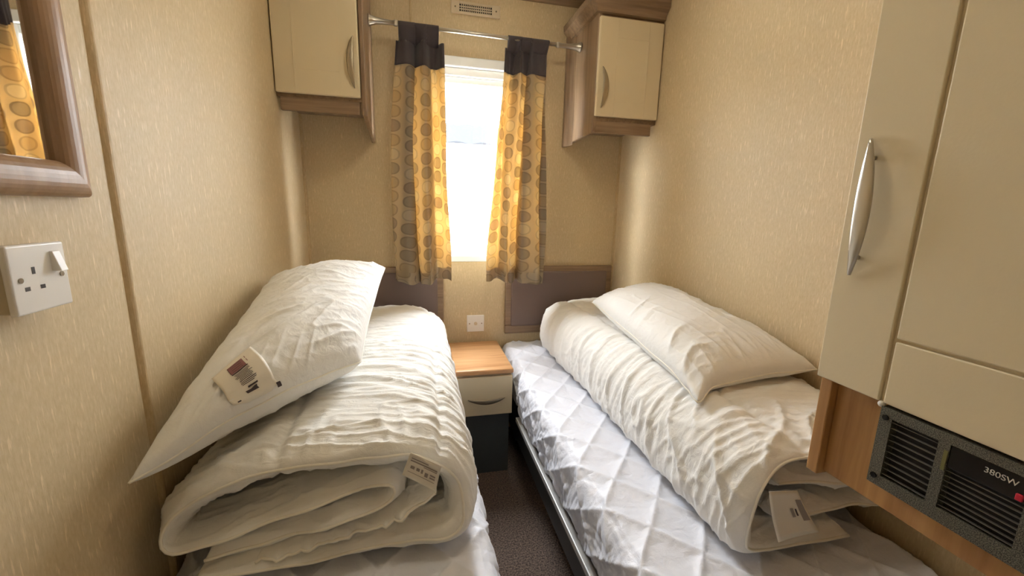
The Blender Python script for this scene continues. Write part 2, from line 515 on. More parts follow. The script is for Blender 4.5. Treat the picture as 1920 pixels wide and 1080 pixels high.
# ------------------------------------------------------------------ curtains
def curtain(label, top, bot, zt, zb, npl, ph, tabs, amp, hemdip, outer):
    root = thing('curtain', label, 'curtain', ((bot[0] + bot[1]) / 2, YR, zb))
    n = 170; m = 90; wcloth = 0.42
    def S(u, v):      # u across, v up (0 bottom)
        xa = bot[0] + (top[0] - bot[0]) * v ** 1.3; xb = bot[1] + (top[1] - bot[1]) * v ** 1.3
        uu = u + 0.020 * sin(2 * pi * (u * 2.3 + v * 0.8 + ph))
        # the outer half of the cloth is bunched: the pleats double back over each other
        bun = (1 - sstep(0.40, 0.62, u)) if outer < 0 else sstep(0.38, 0.60, u)
        uu += 0.085 * bun * sin(2 * pi * (npl * u + ph + 0.25 * sin(2.6 * v + ph)) + 1.3) * sstep(-0.1, 0.08, u) * sstep(1.1, 0.92, u)
        x = xa + (xb - xa) * uu
        a = amp * (0.75 + 0.35 * (1 - v)) * (0.6 + 0.6 * sin(pi * u))
        w = sin(2 * pi * (npl * u + ph + 0.25 * sin(2.6 * v + ph)))
        w = w * (1 - 0.25 * w * w) * 1.25 + 0.35 * sin(2 * pi * (npl * 2.1 * u + 0.2 + 0.5 * v))
        y = YR + 0.028 + a * w + 0.004 * nz(u * 9, v * 5, ph * 7)
        z = zb + (zt - zb) * v + (1 - v) * (hemdip(u) + 0.006 * w)
        x += 0.008 * nz(u * 3, v * 3, 5 + ph)
        return Vector((x, y, z))
    band = 0.905
    for nm, v0, v1, mat in (('cloth_body', 0, band, M['curtain']), ('header_band', band, 1, M['charcoal'])):
        bm = bmesh.new(); uvl = bm.loops.layers.uv.new('UVMap')
        mm = m if nm == 'cloth_body' else 12
        rows = [[bm.verts.new(S(i / n, v0 + (v1 - v0) * j / mm)) for i in range(n + 1)] for j in range(mm + 1)]
        for j in range(mm):
            for i in range(n):
                f = bm.faces.new((rows[j][i], rows[j][i + 1], rows[j + 1][i + 1], rows[j + 1][i]))
                for lp, (a, b) in zip(f.loops, ((i, j), (i + 1, j), (i + 1, j + 1), (i, j + 1))):
                    lp[uvl].uv = (a / n * wcloth, (v0 + (v1 - v0) * b / mm) * (zt - zb))
        o = obj(nm, bm, mat, root, smooth=True)
        sd = o.modifiers.new('thick', 'SOLIDIFY'); sd.thickness = 0.0012; sd.offset = 0
    # hem fold
    bm = bmesh.new()
    rows = [[bm.verts.new(S(i / n, v) + Vector((0, -0.0016, 0))) for i in range(n + 1)] for v in (0.0, 0.03, 0.052)]
    uvl = bm.loops.layers.uv.new('UVMap')
    for j in range(2):
        for i in range(n):
            f = bm.faces.new((rows[j][i], rows[j][i + 1], rows[j + 1][i + 1], rows[j + 1][i]))
            for lp, (a, b) in zip(f.loops, ((i, j), (i + 1, j), (i + 1, j + 1), (i, j + 1))):
                lp[uvl].uv = (a / n * wcloth + 0.02, (0, 0.03, 0.052)[b] * (zt - zb) + 0.02)
    obj('hem', bm, M['curtain'], root, smooth=True)
    # tabs looping over the rail
    for (ua, ub) in tabs:
        bm = bmesh.new(); rows = []
        zr = 2.022 - (0.01 / 0.95) * ((S(ua, 1).x) - 0.33)
        K = 14
        for j in range(K + 1):
            th = j / K
            row = []
            for i in range(9):
                u = ua + (ub - ua) * i / 8
                b = S(u, 1)
                xx = b.x
                if th < 0.35:       # front rise
                    q = th / 0.35; p = Vector((xx, b.y * (1 - q) + (YR - 0.0125) * q, b.z - 0.012 + (zr - b.z + 0.012) * q))
                elif th < 0.65:
                    a = pi * (th - 0.35) / 0.30; p = Vector((xx, YR - 0.0125 * cos(a), zr + 0.0125 * sin(a)))
                else:
                    q = (th - 0.65) / 0.35; p = Vector((xx, (YR + 0.0125) * (1 - q) + (b.y + 0.004) * q, zr + (b.z - 0.012 - zr) * q))
                row.append(bm.verts.new(p))
            rows.append(row)
        for a, b in zip(rows, rows[1:]):
            for i in range(8): bm.faces.new((a[i], a[i + 1], b[i + 1], b[i]))
        o = obj('tab', bm, M['charcoal'], root, smooth=True)
        sd = o.modifiers.new('thick', 'SOLIDIFY'); sd.thickness = 0.0012; sd.offset = 0
    return root
curtain('patterned curtain left of the window, charcoal header and grey to gold cloth', (0.436, 0.640), (0.392, 0.672), 1.968, 0.898, 2.5, 0.10,
        ((0.12, 0.40), (0.36, 0.66), (0.64, 0.90)), 0.030, lambda u: -0.025 * sin(pi * min(1, max(0, (u - 0.25) * 2.2))), -1)
curtain('patterned curtain right of the window, charcoal header over gold and beige cloth', (0.925, 1.128), (0.853, 1.166), 1.980, 0.893, 2.8, 0.62,
        ((0.06, 0.36), (0.33, 0.62), (0.60, 0.92)), 0.028, lambda u: -0.018 * u, 1)

# ------------------------------------------------------------------ headboards
def headboard(label, xa, xb):
    t = thing('headboard', label, 'headboard', ((xa + xb) / 2, 0, 0.575), None)
    za, zb = 0.575, 0.951
    obj('frame', boxes((xa, xb, -0.020, 0, zb - 0.034, zb), (xa, xb, -0.020, 0, za, za + 0.048), (xa, xa + 0.036, -0.020, 0, za + 0.048, zb - 0.034), (xb - 0.036, xb, -0.020, 0, za + 0.048, zb - 0.034)), M['walnut_x'], t, bevel=0.004)
    obj('padded_panel', boxes((xa + 0.030, xb - 0.030, -0.026, -0.001, za + 0.042, zb - 0.028)), M['vinyl'], t, bevel=0.009, seg=3)
headboard('taupe padded headboard behind the left bed', 0.012, 0.640)
headboard('taupe padded headboard behind the right bed', 0.972, 1.588)

# ------------------------------------------------------------------ aerial plate on the back wall
t = thing('aerial_wall_plate', 'small square white wall plate low between the headboards', 'wall plate', (0.811, 0, 0.592))
obj('faceplate', bx(0.764, 0.858, -0.010, 0, 0.592, 0.684), M['plastic'], t, bevel=0.003)
bm = bmesh.new(); cyl(bm, (0.811, -0.0145, 0.638), 1, 0.009, 0.006, 18); obj('aerial_outlet', bm, M['vent'], t)
for x in (0.778, 0.844):
    bm = bmesh.new(); cyl(bm, (x, -0.0115, 0.638), 1, 0.0032, 0.003, 12); obj('screw', bm, M['screw'], t)

# ------------------------------------------------------------------ bedside cabinet
t = thing('bedside_cabinet', 'narrow oak topped bedside cabinet with one cream drawer between the beds', 'bedside cabinet', (0.795, -0.2, 0))
obj('top', bx(0.662, 0.932, -0.425, -0.012, 0.513, 0.538), M['oak'], t, bevel=0.009, seg=4)
obj('body', boxes((0.672, 0.922, -0.40, -0.012, 0.32, 0.512)), M['door'], t)
obj('plinth', boxes((0.676, 0.920, -0.392, -0.02, 0.0, 0.32)), M['plinth'], t)
d = obj('drawer', boxes((0.672, 0.928, -0.420, -0.401, 0.314, 0.503)), M['door'], t, bevel=0.004)
handle('handle', d, (0.722, -0.420, 0.398), (0.892, -0.420, 0.398), (0, -1, 0), M['bronze'], (0, 0, 1), 0.016, 0.010, side=(0, 0, -1))

# ------------------------------------------------------------------ mirror on the left wall
t = thing('wall_mirror', 'rectangular mirror in a broad rounded wooden frame on the left wall', 'mirror', (0, -1.56, 1.253))
ya, yb, za, zb = -1.80, -1.337, 1.253, 1.86
prof = [(0, 0.0)] + [(0.026 - 0.026 * cos(pi * q / 14), 0.004 + 0.021 * sin(pi * q / 14) ** 0.75) for q in range(1, 14)] + [(0.052, 0.0)]
bm = bmesh.new(); rows = []
for (d_, h) in prof:
    rows.append([bm.verts.new((h, yy, zz)) for yy, zz in ((ya + d_, za + d_), (yb - d_, za + d_), (yb - d_, zb - d_), (ya + d_, zb - d_))])
for a, b in zip(rows, rows[1:]):
    for i in range(4): bm.faces.new((a[i], a[(i + 1) % 4], b[(i + 1) % 4], b[i]))
fr = obj('frame', bm, M['frame_wood'], t)
obj('mirror_glass', bx(0.001, 0.007, ya + 0.046, yb - 0.046, za + 0.046, zb - 0.046), M['mirror'], t)

# ------------------------------------------------------------------ switched socket on the left wall
t = thing('wall_socket', 'white single switched three pin socket on the left wall below the mirror', 'socket', (0, -1.473, 1.104))
ya, yb, za, zb = -1.516, -1.431, 1.104, 1.192
obj('back_box', bx(0, 0.024, ya + 0.002, yb - 0.002, za + 0.002, zb - 0.002), M['plastic_box'], t, bevel=0.002)
obj('faceplate', bx(0.022, 0.031, ya, yb, za, zb), M['plastic'], t, bevel=0.0025, seg=3)
bm = bmesh.new()
prism(bm, [(0.030, 1.1805), (0.0345, 1.1805), (0.0415, 1.1535), (0.030, 1.1535)], 1, -1.456, -1.444)
obj('rocker_switch', bm, M['plastic'], t, bevel=0.0008)
for (y, z, w, h) in ((-1.484, 1.1585, 0.0045, 0.009), (-1.4965, 1.136, 0.007, 0.0052), (-1.4745, 1.136, 0.007, 0.0052)):
    obj('pin_slot', bx(0.0295, 0.0314, y - w / 2, y + w / 2, z - h / 2, z + h / 2), M['slot'], t)
for y in (-1.504, -1.4425):
    bm = bmesh.new(); cyl(bm, (0.0305, y, 1.148), 0, 0.0034, 0.0016, 16); obj('screw', bm, M['screw'], t)

# ------------------------------------------------------------------ wardrobe over the foot of the right bed, with heater
XW = 1.10
t = thing('overbed_wardrobe', 'tall cream door wardrobe over the foot of the right bed', 'wardrobe', (1.35, -2.1, 0.862))
obj('body', bx(XW + 0.019, W - 0.002, -2.62, -1.690, 1.013, 2.24), M['oak_y'], t)
obj('end_panel', bx(XW + 0.006, W - 0.002, -1.689, -1.672, 0.862, 2.24), M['oak_v'], t, bevel=0.0015)
gy = -1.757; gz = 1.100; gw = 0.0026
d = obj('door', boxes((XW + 0.005, XW + 0.018, -2.30, -1.6695, 1.016, 2.22)), M['door'], t)
obj('door_panel', boxes((XW, XW + 0.006, gy + gw, -1.6685, 1.0155, 2.22), (XW, XW + 0.006, -2.30, gy - gw, gz + 0.002, 2.22), (XW, XW + 0.006, -2.30, gy - gw, 1.0155, gz - 0.002)), M['door'], d, bevel=0.002, seg=3)
handle('handle', d, (XW, -1.688, 1.352), (XW, -1.691, 1.172), (-1, 0, 0), M['chrome'], (0, 1, 0), 0.013, 0.0095, side=(0, -1.3, 0))
bm = bmesh.new(); bmesh.ops.create_uvsphere(bm, u_segments=12, v_segments=8, radius=0.0042)
bmesh.ops.translate(bm, verts=bm.verts, vec=(XW + 0.003, -1.757, 1.0125)); obj('door_stop', bm, M['plastic'], d, smooth=True)
obj('lower_panel', bx(XW + 0.018, XW + 0.034, -2.62, -1.690, 0.868, 1.012), M['oak_v'], t)
obj('bottom_panel', bx(XW + 0.035, W - 0.002, -2.62, -1.690, 0.868, 0.884), M['oak_y'], t)

h = thing('gas_heater', 'black speckled louvred heater set in oak panel below the wardrobe door', 'heater', (XW, -1.9, 0.905))
ya, yb, za, zb = -2.08, -1.7595, 0.9045, 1.0115
holes = [(-1.822, -1.7735, 0.9195, 0.9990), (-1.896, -1.833, 0.9215, 1.0005), (-2.065, -1.912, 0.9215, 0.9990)]
bm = bmesh.new()
# face plate as strips round the openings
ys = [yb, holes[0][1], holes[0][0], holes[1][1], holes[1][0], holes[2][1], holes[2][0], ya]
for i in range(0, 8, 2): box(bm, XW, XW + 0.018, ys[i + 1], ys[i], za, zb)
for (a, b, c, e) in holes:
    box(bm, XW, XW + 0.018, a, b, za, c); box(bm, XW, XW + 0.018, a, b, e, zb)
obj('faceplate', bm, M['speckle'], h)
obj('inner_recess', bx(XW + 0.012, XW + 0.0175, ya + 0.004, yb - 0.004, za + 0.004, zb - 0.004), M['dark'], h)
bm = bmesh.new()
def slats(bm, a, b, c, e, n):
    for i in range(n):
        z = c + (e - c) * (i + 0.5) / n
        prism(bm, [(XW + 0.0015, z - 0.0008), (XW + 0.0015, z + 0.0004), (XW + 0.011, z + 0.0035), (XW + 0.011, z + 0.0022)], 1, a, b)
slats(bm, *holes[0], 10)
o = None
def pr_xz(bm, pts, y0_, y1_):
    A = [bm.verts.new((p[0], y0_, p[1])) for p in pts]; B = [bm.verts.new((p[0], y1_, p[1])) for p in pts]
    bm.faces.new(A); bm.faces.new(B[::-1])
    for i in range(len(pts)): bm.faces.new((A[i], B[i], B[(i + 1) % len(pts)], A[(i + 1) % len(pts)]))
bm.free(); bm = bmesh.new()
def slats(bm, a, b, c, e, n):
    for i in range(n):
        z = c + (e - c) * (i + 0.5) / n
        pr_xz(bm, [(XW + 0.0015, z - 0.0004), (XW + 0.0015, z + 0.0003), (XW + 0.004, z + 0.0008), (XW + 0.004, z + 0.0002)], a, b)
SL = MatB('dark_slat_metal', srgb(120, 116, 108), 0.35, 0.6).m
slats(bm, *holes[0], 10); obj('louvre', bm, SL, h)
bm = bmesh.new(); a, b, c, e = holes[1]; slats(bm, a, b, c, 0.972, 8); obj('louvre', bm, SL, h)
bm = bmesh.new(); slats(bm, *holes[2], 10); obj('louvre', bm, SL, h)
dp = obj('display_panel', bx(XW + 0.0005, XW + 0.011, -1.896, -1.833, 0.973, 1.0003), M['black'], h, bevel=0.001)
def text(s, size, loc, rot, mat, parent, name='lettering', ext=0.0002):
    cu = bpy.data.curves.new(name, 'FONT'); cu.body = s; cu.size = size; cu.extrude = ext
    cu.align_x = 'LEFT'; cu.align_y = 'CENTER'
    o = bpy.data.objects.new(name, cu); C.objects.link(o)
    dg = bpy.context.evaluated_depsgraph_get(); dg.update()
    me = bpy.data.meshes.new_from_object(o.evaluated_get(dg))
    bpy.data.objects.remove(o)
    me.materials.clear()
    me.transform(Matrix.Translation(loc) @ rot)
    return link(name, me, mat, parent)
rotL = Matrix(((0, 0, -1, 0), (-1, 0, 0, 0), (0, 1, 0, 0), (0, 0, 0, 1)))   # text x -> -Y, y -> Z, faces -X
text('380SW', 0.0088, Vector((XW + 0.0002, -1.8625, 0.9905)), rotL, M['lettering'], dp)
obj('switch', bx(XW - 0.002, XW + 0.002, -1.8945, -1.889, 0.975, 0.982), M['red'], h, bevel=0.0008)
obj('edge_clip', bx(XW - 0.0012, XW + 0.001, -1.8325, -1.829, 0.968, 0.992), MatB('olive_clip', srgb(112, 108, 60), 0.5).m, h)
for (y, z) in ((-1.7665, 0.9985), (-1.7665, 0.9165)):
    bm = bmesh.new(); cyl(bm, (XW - 0.0015, y, z), 0, 0.0036, 0.003, 14); obj('screw', bm, M['black'], h)

# ------------------------------------------------------------------ beds
def bed(label, xa, xb, inner, mlabel):
    """inner = +1 if the free side is at xb, -1 if at xa"""
    t = thing('single_bed', label, 'bed', ((xa + xb) / 2, -1.3, 0))
    y0, y1 = -2.60, -0.035
    obj('mattress', bx(xa + 0.02, xb - 0.02, y0, y1, 0.335, 0.512), M['mattress'], t, bevel=0.03, seg=4)
    obj('base', bx(xa + 0.03, xb - 0.03, y0 + 0.02, y1, 0.10, 0.330), M['plinth'], t)
    if inner > 0: xr = (xb + 0.002, xb + 0.022)
    else: xr = (xa - 0.018, xa + 0.004)
    obj('side_rail', bx(xr[0], xr[1], y0, -0.46, 0.292, 0.314), M['rail'], t, bevel=0.003)
    for x in (xa + 0.06, xb - 0.10):
        for y in (y0 + 0.08, y1 - 0.12):
            obj('leg', bx(x, x + 0.04, y, y + 0.04, 0, 0.10), M['plinth'], t)
    # quilted protector: a cross-section path wrapped round the mattress, swept along the bed
    free, wall = (xb, xa) if inner > 0 else (xa, xb)
    sg = 1 if inner > 0 else -1
    pts = [(free - sg * 0.010, 0.318), (free + sg * 0.004, 0.36), (free + sg * 0.008, 0.42), (free + sg * 0.002, 0.49),
           (free - sg * 0.018, 0.523), (free - sg * 0.055, 0.532), (free - sg * 0.2, 0.535), (free - sg * 0.45, 0.533),
           (wall + sg * 0.06, 0.530), (wall + sg * 0.022, 0.52), (wall + sg * 0.006, 0.49), (wall + sg * 0.006, 0.36)]
    n = 230; m = 520
    path, L = smoothpath(pts, n)
    nor = []
    for i in range(n):
        d_ = path[min(i + 1, n - 1)] - path[max(i - 1, 0)]
        d_.normalize()
        nor.append(Vector((d_.y, -d_.x)) * (-sg))
    bm = bmesh.new(); grid = []
    D = 0.175
    for j in range(m + 1):
        y = y0 - 0.01 + (y1 + 0.015 - y0 + 0.01) * j / m
        row = []
        for i in range(n):
            s = L * i / (n - 1)
            a = (s * 1.25 + y) / D; b = (s * 1.25 - y) / D
            wob = 0.06 * nz(s * 5, y * 5, 3)
            fa = abs(((a + wob) % 1) - 0.5) * 2; fb = abs(((b + wob) % 1) - 0.5) * 2
            da = 1 - fa; db = 1 - fb
            dd = min(da, db)
            puff = 0.0085 * (1 - math.exp(-dd * 5.5)) + 0.003 * dd
            side = sstep(0.25, 0.06, s)
            # tugged crinkles close to the stitch lines
            cr = ridge(s * 24 + 2 * nz(s * 4, y * 4), y * 8, 1.7) ** 2.5 * 0.0036 * (0.35 + 0.9 * side)
            cr += ridge(s * 11, y * 36 + s * 6, 4.2) ** 3 * 0.0036 * (0.3 + 1.3 * side)
            lump = 0.004 * nz(s * 3, y * 3, 9)
            hgt = puff + cr + lump
            p = path[i] + nor[i] * hgt
            p.x += sg * (0.024 if inner > 0 else 0.016) * sstep(-0.42, -0.52, y) * sstep(0.40, 0.15, s)
            zb = p.y
            if i == 0: zb -= 0.003 * abs(nz(y * 7, 2))
            row.append(bm.verts.new((min(W - 0.003, max(0.003, p.x)), y, zb)))
        grid.append(row)
    for a, b in zip(grid, grid[1:]):
        for i in range(n - 1): bm.faces.new((a[i], a[i + 1], b[i + 1], b[i]))
    o = obj('mattress_protector', bm, M['protector'], None, smooth=True)
    tag(o, mlabel, 'mattress protector')
    return t
bed('single bed against the left wall under a high folded duvet', 0.004, 0.648, 1, 'diamond quilted white protector covering the left bed')
bed('single bed against the right wall under the wardrobe', 0.954, 1.596, -1, 'diamond quilted white protector covering the right bed')

# ------------------------------------------------------------------ folded duvets
def duvet(name, label, ribbons, ya_f, yb, mat, wr, pipe_top, parent=None):
    """each ribbon: (path points XZ, half thickness fn(s01), number of samples, front y fn(s01))"""
    bm = bmesh.new(); seams = []
    for ri, (pts, T, n, yf) in enumerate(ribbons):
        path, L = smoothpath(pts, n)
        nor = []
        for i in range(n):
            d_ = (path[min(i + 2, n - 1)] - path[max(i - 2, 0)]).normalized()
            nor.append(Vector((-d_.y, d_.x)))
        m = 210
        sides = []
        seam = []
        for side in (1, -1):
            grid = []
            for j in range(m + 1):
                tt = j / m
                # denser rows near the front edge
                q = tt ** 1.35
                row = []
                for i in range(n):
                    u = i / (n - 1); s = u * L
                    y_front = yf(u, path[i]); y = y_front + (yb(u) - y_front) * q
                    df = (y - y_front); db = yb(u) - y
                    e = min(1, df / 0.075); eb = min(1, max(0, db) / 0.10)
                    es = min(1, s / 0.05, (L - s) / 0.05)
                    prof = sqrt(max(0, 1 - (1 - e) ** 2)) * sqrt(max(0, 1 - (1 - eb) ** 2)) * sqrt(max(0, 1 - (1 - es) ** 2))
                    t = T(u) * prof
                    w = wr(s, y, u, side, ri) * min(1, prof * 1.6)
                    # gathered puckers just behind the seam
                    pk = 0.006 * (ridge(s * 26, df * 7, 2.2) ** 2 - 0.3) * sstep(0.0, 0.02, df) * sstep(0.22, 0.04, df)
                    c = path[i].copy()
                    # whole ribbon wanders a little along its length
                    c.x += 0.006 * nz(y * 2.2, u * 3, 1.1) * sstep(0, 0.3, df)
                    c.y += 0.006 * nz(y * 2.0, u * 4, 7.1) * sstep(0, 0.3, df)
                    # slack cloth sags and ripples at the open end
                    c += nor[i] * 0.006 * nz(s * 11, y * 4, 13.0 + ri) * sstep(0.25, 0.0, df)
                    p = c + nor[i] * side * (t + w + pk * prof)
                    p.y = max(p.y, 0.547)
                    yy = y + 0.004 * nz(s * 6, 3.3, ri)
                    if eb < 1:    # roll the far end over
                        yy = y
                    row.append((max(0.004, min(W - 0.004, p.x)), yy, p.y))
                    if j == 0 and side == 1: seam.append(Vector(row[-1]))
                grid.append(row)
            sides.append(grid)
        vt = [[bm.verts.new(p) for p in r] for r in sides[0]]
        vb = [[bm.verts.new(p) for p in r] for r in sides[1]]
        for V_ in (vt, vb):
            for a, b in zip(V_, V_[1:]):
                for i in range(n - 1):
                    bm.faces.new((a[i], a[i + 1], b[i + 1], b[i]) if V_ is vt else (a[i], b[i], b[i + 1], a[i + 1]))
        seams.append(seam)
    bmesh.ops.remove_doubles(bm, verts=bm.verts, dist=0.0002)
    me = bpy.data.meshes.new(name); bm.to_mesh(me); bm.free()
    root = thing(name, label, 'duvet', (sum(p.x for p in seams[0]) / len(seams[0]), -0.8, 0.54))
    link('duvet_cover', me, mat, root, smooth=True)
    for sm in seams:
        b2 = bmesh.new(); tube(b2, sm[::2] , 0.0030, 8)
        obj('piping', b2, M['piping'], root, smooth=True)
    return root

# left: folded stack
LP = [(0.115, 0.592), (0.20, 0.602), (0.29, 0.618), (0.36, 0.634), (0.43, 0.645), (0.462, 0.668), (0.448, 0.694), (0.36, 0.680), (0.28, 0.664),
      (0.20, 0.640), (0.115, 0.618), (0.066, 0.615), (0.048, 0.640), (0.068, 0.682), (0.14, 0.722), (0.24, 0.742), (0.36, 0.748), (0.47, 0.746),
      (0.54, 0.728), (0.590, 0.682), (0.602, 0.630), (0.590, 0.588), (0.540, 0.570), (0.44, 0.566), (0.30, 0.563), (0.18, 0.560), (0.10, 0.560)]
LP2 = [(0.20, 0.575), (0.30, 0.590), (0.40, 0.604), (0.47, 0.622), (0.52, 0.648), (0.545, 0.668)]
def wrL(s, y, u, side, ri):
    a = 0.0
    big = nz(s * 2.0, y * 4.5, 11)
    a += 0.007 * big
    w1 = ridge(s * 3.2 + 1.2 * nz(s * 2, y * 3, 4), y * 20 + 1.8 * nz(s * 3, y * 2, 6), 0.7)
    a += 0.0075 * (w1 ** 2.6 - 0.3)
    a += 0.0042 * (ridge(s * 6 + nz(s * 6, y * 6, 2), y * 40 + s * 5, 3.1) ** 2.6 - 0.3)
    if ri == 0:
        for s0 in (1.05, 1.36):      # stitched channel lines along the duvet
            d_ = abs(s - s0 * 1.0)
            a -= 0.009 * math.exp(-(d_ / 0.009) ** 2)
    return a
def yfL(u, p): return -1.345 - 0.030 * max(0, min(1, (0.72 - p.y) / 0.15)) + 0.012 * nz(u * 7, 1.5) + 0.012 * nz(u * 26, 4.5)
def TL(u):
    return 0.0235 + 0.012 * sstep(0.40, 0.5, u) * (1 - sstep(0.80, 0.9, u))
dl = duvet('folded_duvet', 'white duvet folded into a high stack on the left bed', [(LP, TL, 330, yfL), (LP2, lambda u: 0.020, 90, yfL)],
           None, lambda u: -0.10, M['duvet'], wrL, True)

# right: broad roll with loose layers at its open end
RP = [(1.585, 0.765), (1.50, 0.770), (1.40, 0.770), (1.292, 0.764), (1.236, 0.757), (1.198, 0.728), (1.174, 0.690), (1.166, 0.640), (1.166, 0.590), (1.182, 0.566), (1.25, 0.560), (1.34, 0.558), (1.44, 0.556)]
RP2 = [(1.25, 0.615), (1.32, 0.618), (1.45, 0.614), (1.54, 0.606), (1.578, 0.625), (1.55, 0.662), (1.435, 0.678), (1.305, 0.690), (1.235, 0.702)]
def wrR(s, y, u, side, ri):
    a = 0.007 * nz(s * 3.0, y * 3.0, 21)
    w1 = ridge(s * 3.4 + 1.4 * nz(s * 3, y * 2, 4), y * 15 + s * 4 + 1.8 * nz(s * 3, y * 2, 6), 0.7)
    a += 0.0080 * (w1 ** 2.6 - 0.3)
    a += 0.0040 * (ridge(s * 8 + nz(s * 6, y * 6, 2), y * 34 - s * 10, 3.1) ** 2.6 - 0.3)
    a += 0.0030 * ridge(s * 5, y * 48, 8.1) ** 2 * math.exp(-((s - 0.30) / 0.05) ** 2)
    for s0 in (0.30,):
        a -= 0.010 * math.exp(-(abs(s - s0) / 0.010) ** 2)
    return a
def yfR(u, p): return -1.535 + 0.010 * nz(u * 6, 8.5)
dr = duvet('folded_duvet', 'white duvet folded into a broad roll along the right bed', [(RP, lambda u: 0.030 - 0.012 * sstep(0.72, 0.9, u), 200, yfR), (RP2, lambda u: 0.0225, 150, lambda u, p: -1.520 + 0.02 * nz(u * 5, 2))],
           None, lambda u: -0.10, M['duvet_r'], wrR, True)

# ------------------------------------------------------------------ pillows
def pillow(label, A, B_, C_, D_, T, top_f, bot_f, bow, zmin, seed, extra=None, warp=None, tip=False):
    A, B_, C_, D_ = map(Vector, (A, B_, C_, D_))     # (0,0) (1,0) (1,1) (0,1)
    n = 150; m = 170
    N0 = (B_ - A).cross(D_ - A).normalized(); N1 = (B_ - C_).cross(C_ - D_).normalized()
    N = (N0 - N1).normalized() if N0.dot(N1) < 0 else (N0 + N1).normalized()
    if N.z < 0: N = -N
    def S(u, v, side):
        U = 2 * u - 1; V_ = 2 * v - 1
        uu = 0.5 + (u - 0.5) * (1 - bow * (1 - V_ * V_)); vv = 0.5 + (v - 0.5) * (1 - bow * (1 - U * U))
        p = A.lerp(B_, uu).lerp(D_.lerp(C_, uu), vv)
        au = max(0, 1 - U * U); av = max(0, 1 - V_ * V_)
        h = (au ** 0.40) * (av ** 0.40)
        flange = min(1, min(1 - abs(U), 1 - abs(V_)) * 9)
        h = T * h * (top_f if side > 0 else bot_f)
        # creases run in from the rim
        eu = (1 - abs(U)); ev = (1 - abs(V_))
        w = 0.0070 * (ridge(v * 9 + 0.8 * nz(u * 3, v * 3, seed), u * 1.6, seed + 1) ** 2 - 0.35) * sstep(1.0, 0.1, eu)
        w += 0.0040 * (ridge(u * 9 + 0.8 * nz(u * 3, v * 3, seed + 5), v * 2.0, seed + 2) ** 2 - 0.35) * sstep(0.5, 0.05, ev)
        if seed > 9: w += 0.0026 * (ridge(u * 8 + v * 3, v * 1.8 - u * 0.5 + 0.5 * nz(u * 4, v * 4, seed), seed + 3) ** 2.5 - 0.3)
        else: w += 0.0044 * (ridge(u * 2.2 + v * 2, v * 10 - u * 2 + nz(u * 3, v * 3, 5), seed + 3) ** 2.5 - 0.3)
        w += 0.0016 * (ridge(u * 6 - v * 3, v * 26 + u * 4, seed + 4) ** 2 - 0.3)
        w += 0.010 * nz(u * 3, v * 3, seed + 8)
        w *= flange * min(1, h / 0.02 + 0.15) * (1 if side > 0 else 0.7)
        if extra: w += extra(u, v, side)
        p = p + N * (h * side + w * side)
        if warp: p += warp(u, v, side)
        p.z += 0.012 * nz(u * 4, v * 4, seed + 9) * (1 - flange)
        if tip and u < 0.22 and v < 0.22:      # limp, empty corner of the case
            q = sstep(0.16, 0.0, max(u, v)); p += Vector((-0.004, -0.020, -0.016)) * q
        if p.z < zmin(p): p.z = zmin(p)
        p.x = max(0.004, min(W - 0.004, p.x))
        return p
    bm = bmesh.new()
    vt = [[bm.verts.new(S(i / n, j / m, 1)) for i in range(n + 1)] for j in range(m + 1)]
    vb = [[bm.verts.new(S(i / n, j / m, -1)) for i in range(n + 1)] for j in range(m + 1)]
    for V_, f in ((vt, 1), (vb, -1)):
        for a, b in zip(V_, V_[1:]):
            for i in range(n):
                q = (a[i], a[i + 1], b[i + 1], b[i]); bm.faces.new(q if f > 0 else q[::-1])
    bmesh.ops.remove_doubles(bm, verts=bm.verts, dist=0.0003)
    me = bpy.data.meshes.new('pillow'); bm.to_mesh(me); bm.free()
    ctr = (A + B_ + C_ + D_) / 4
    root = thing('pillow', label, 'pillow', (ctr.x, ctr.y, min(A.z, B_.z, C_.z, D_.z)))
    link('pillow_case', me, M['pillow'], root, smooth=True)
    rim = [S(i / 60, 0, 1) for i in range(61)] + [S(1, j / 60, 1) for j in range(1, 61)] + [S(1 - i / 60, 1, 1) for i in range(1, 61)] + [S(0, 1 - j / 60, 1) for j in range(1, 60)]
    b2 = bmesh.new(); tube(b2, rim + [rim[0]], 0.0022, 6); obj('seam', b2, M['piping'], root, smooth=True)
    return root, S
PL, SL_ = pillow('plump white pillow with a printed card leaning on the left wall', (0.042, -1.405, 0.79), (0.362, -1.05, 0.845), (0.385, -0.45, 1.01), (0.03, -0.60, 1.00),
                 0.115, 1.0, 0.95, 0.05, lambda p: 0.772 if p.y > -1.38 else 0.755, 3.0,
                 warp=lambda u, v, side: Vector((0.01, -0.035, 0.028)) * (sin(pi * u) * (1 - v) ** 3))
PR, SR_ = pillow('white pillow lying on the duvet of the right bed against the wall', (1.190, -1.30, 0.806), (1.585, -1.285, 0.835), (1.590, -0.42, 0.90), (1.262, -0.50, 0.855),
                 0.105, 1.05, 0.6, 0.05, lambda p: 0.800 if p.y > -1.285 else 0.788, 12.0, tip=True)

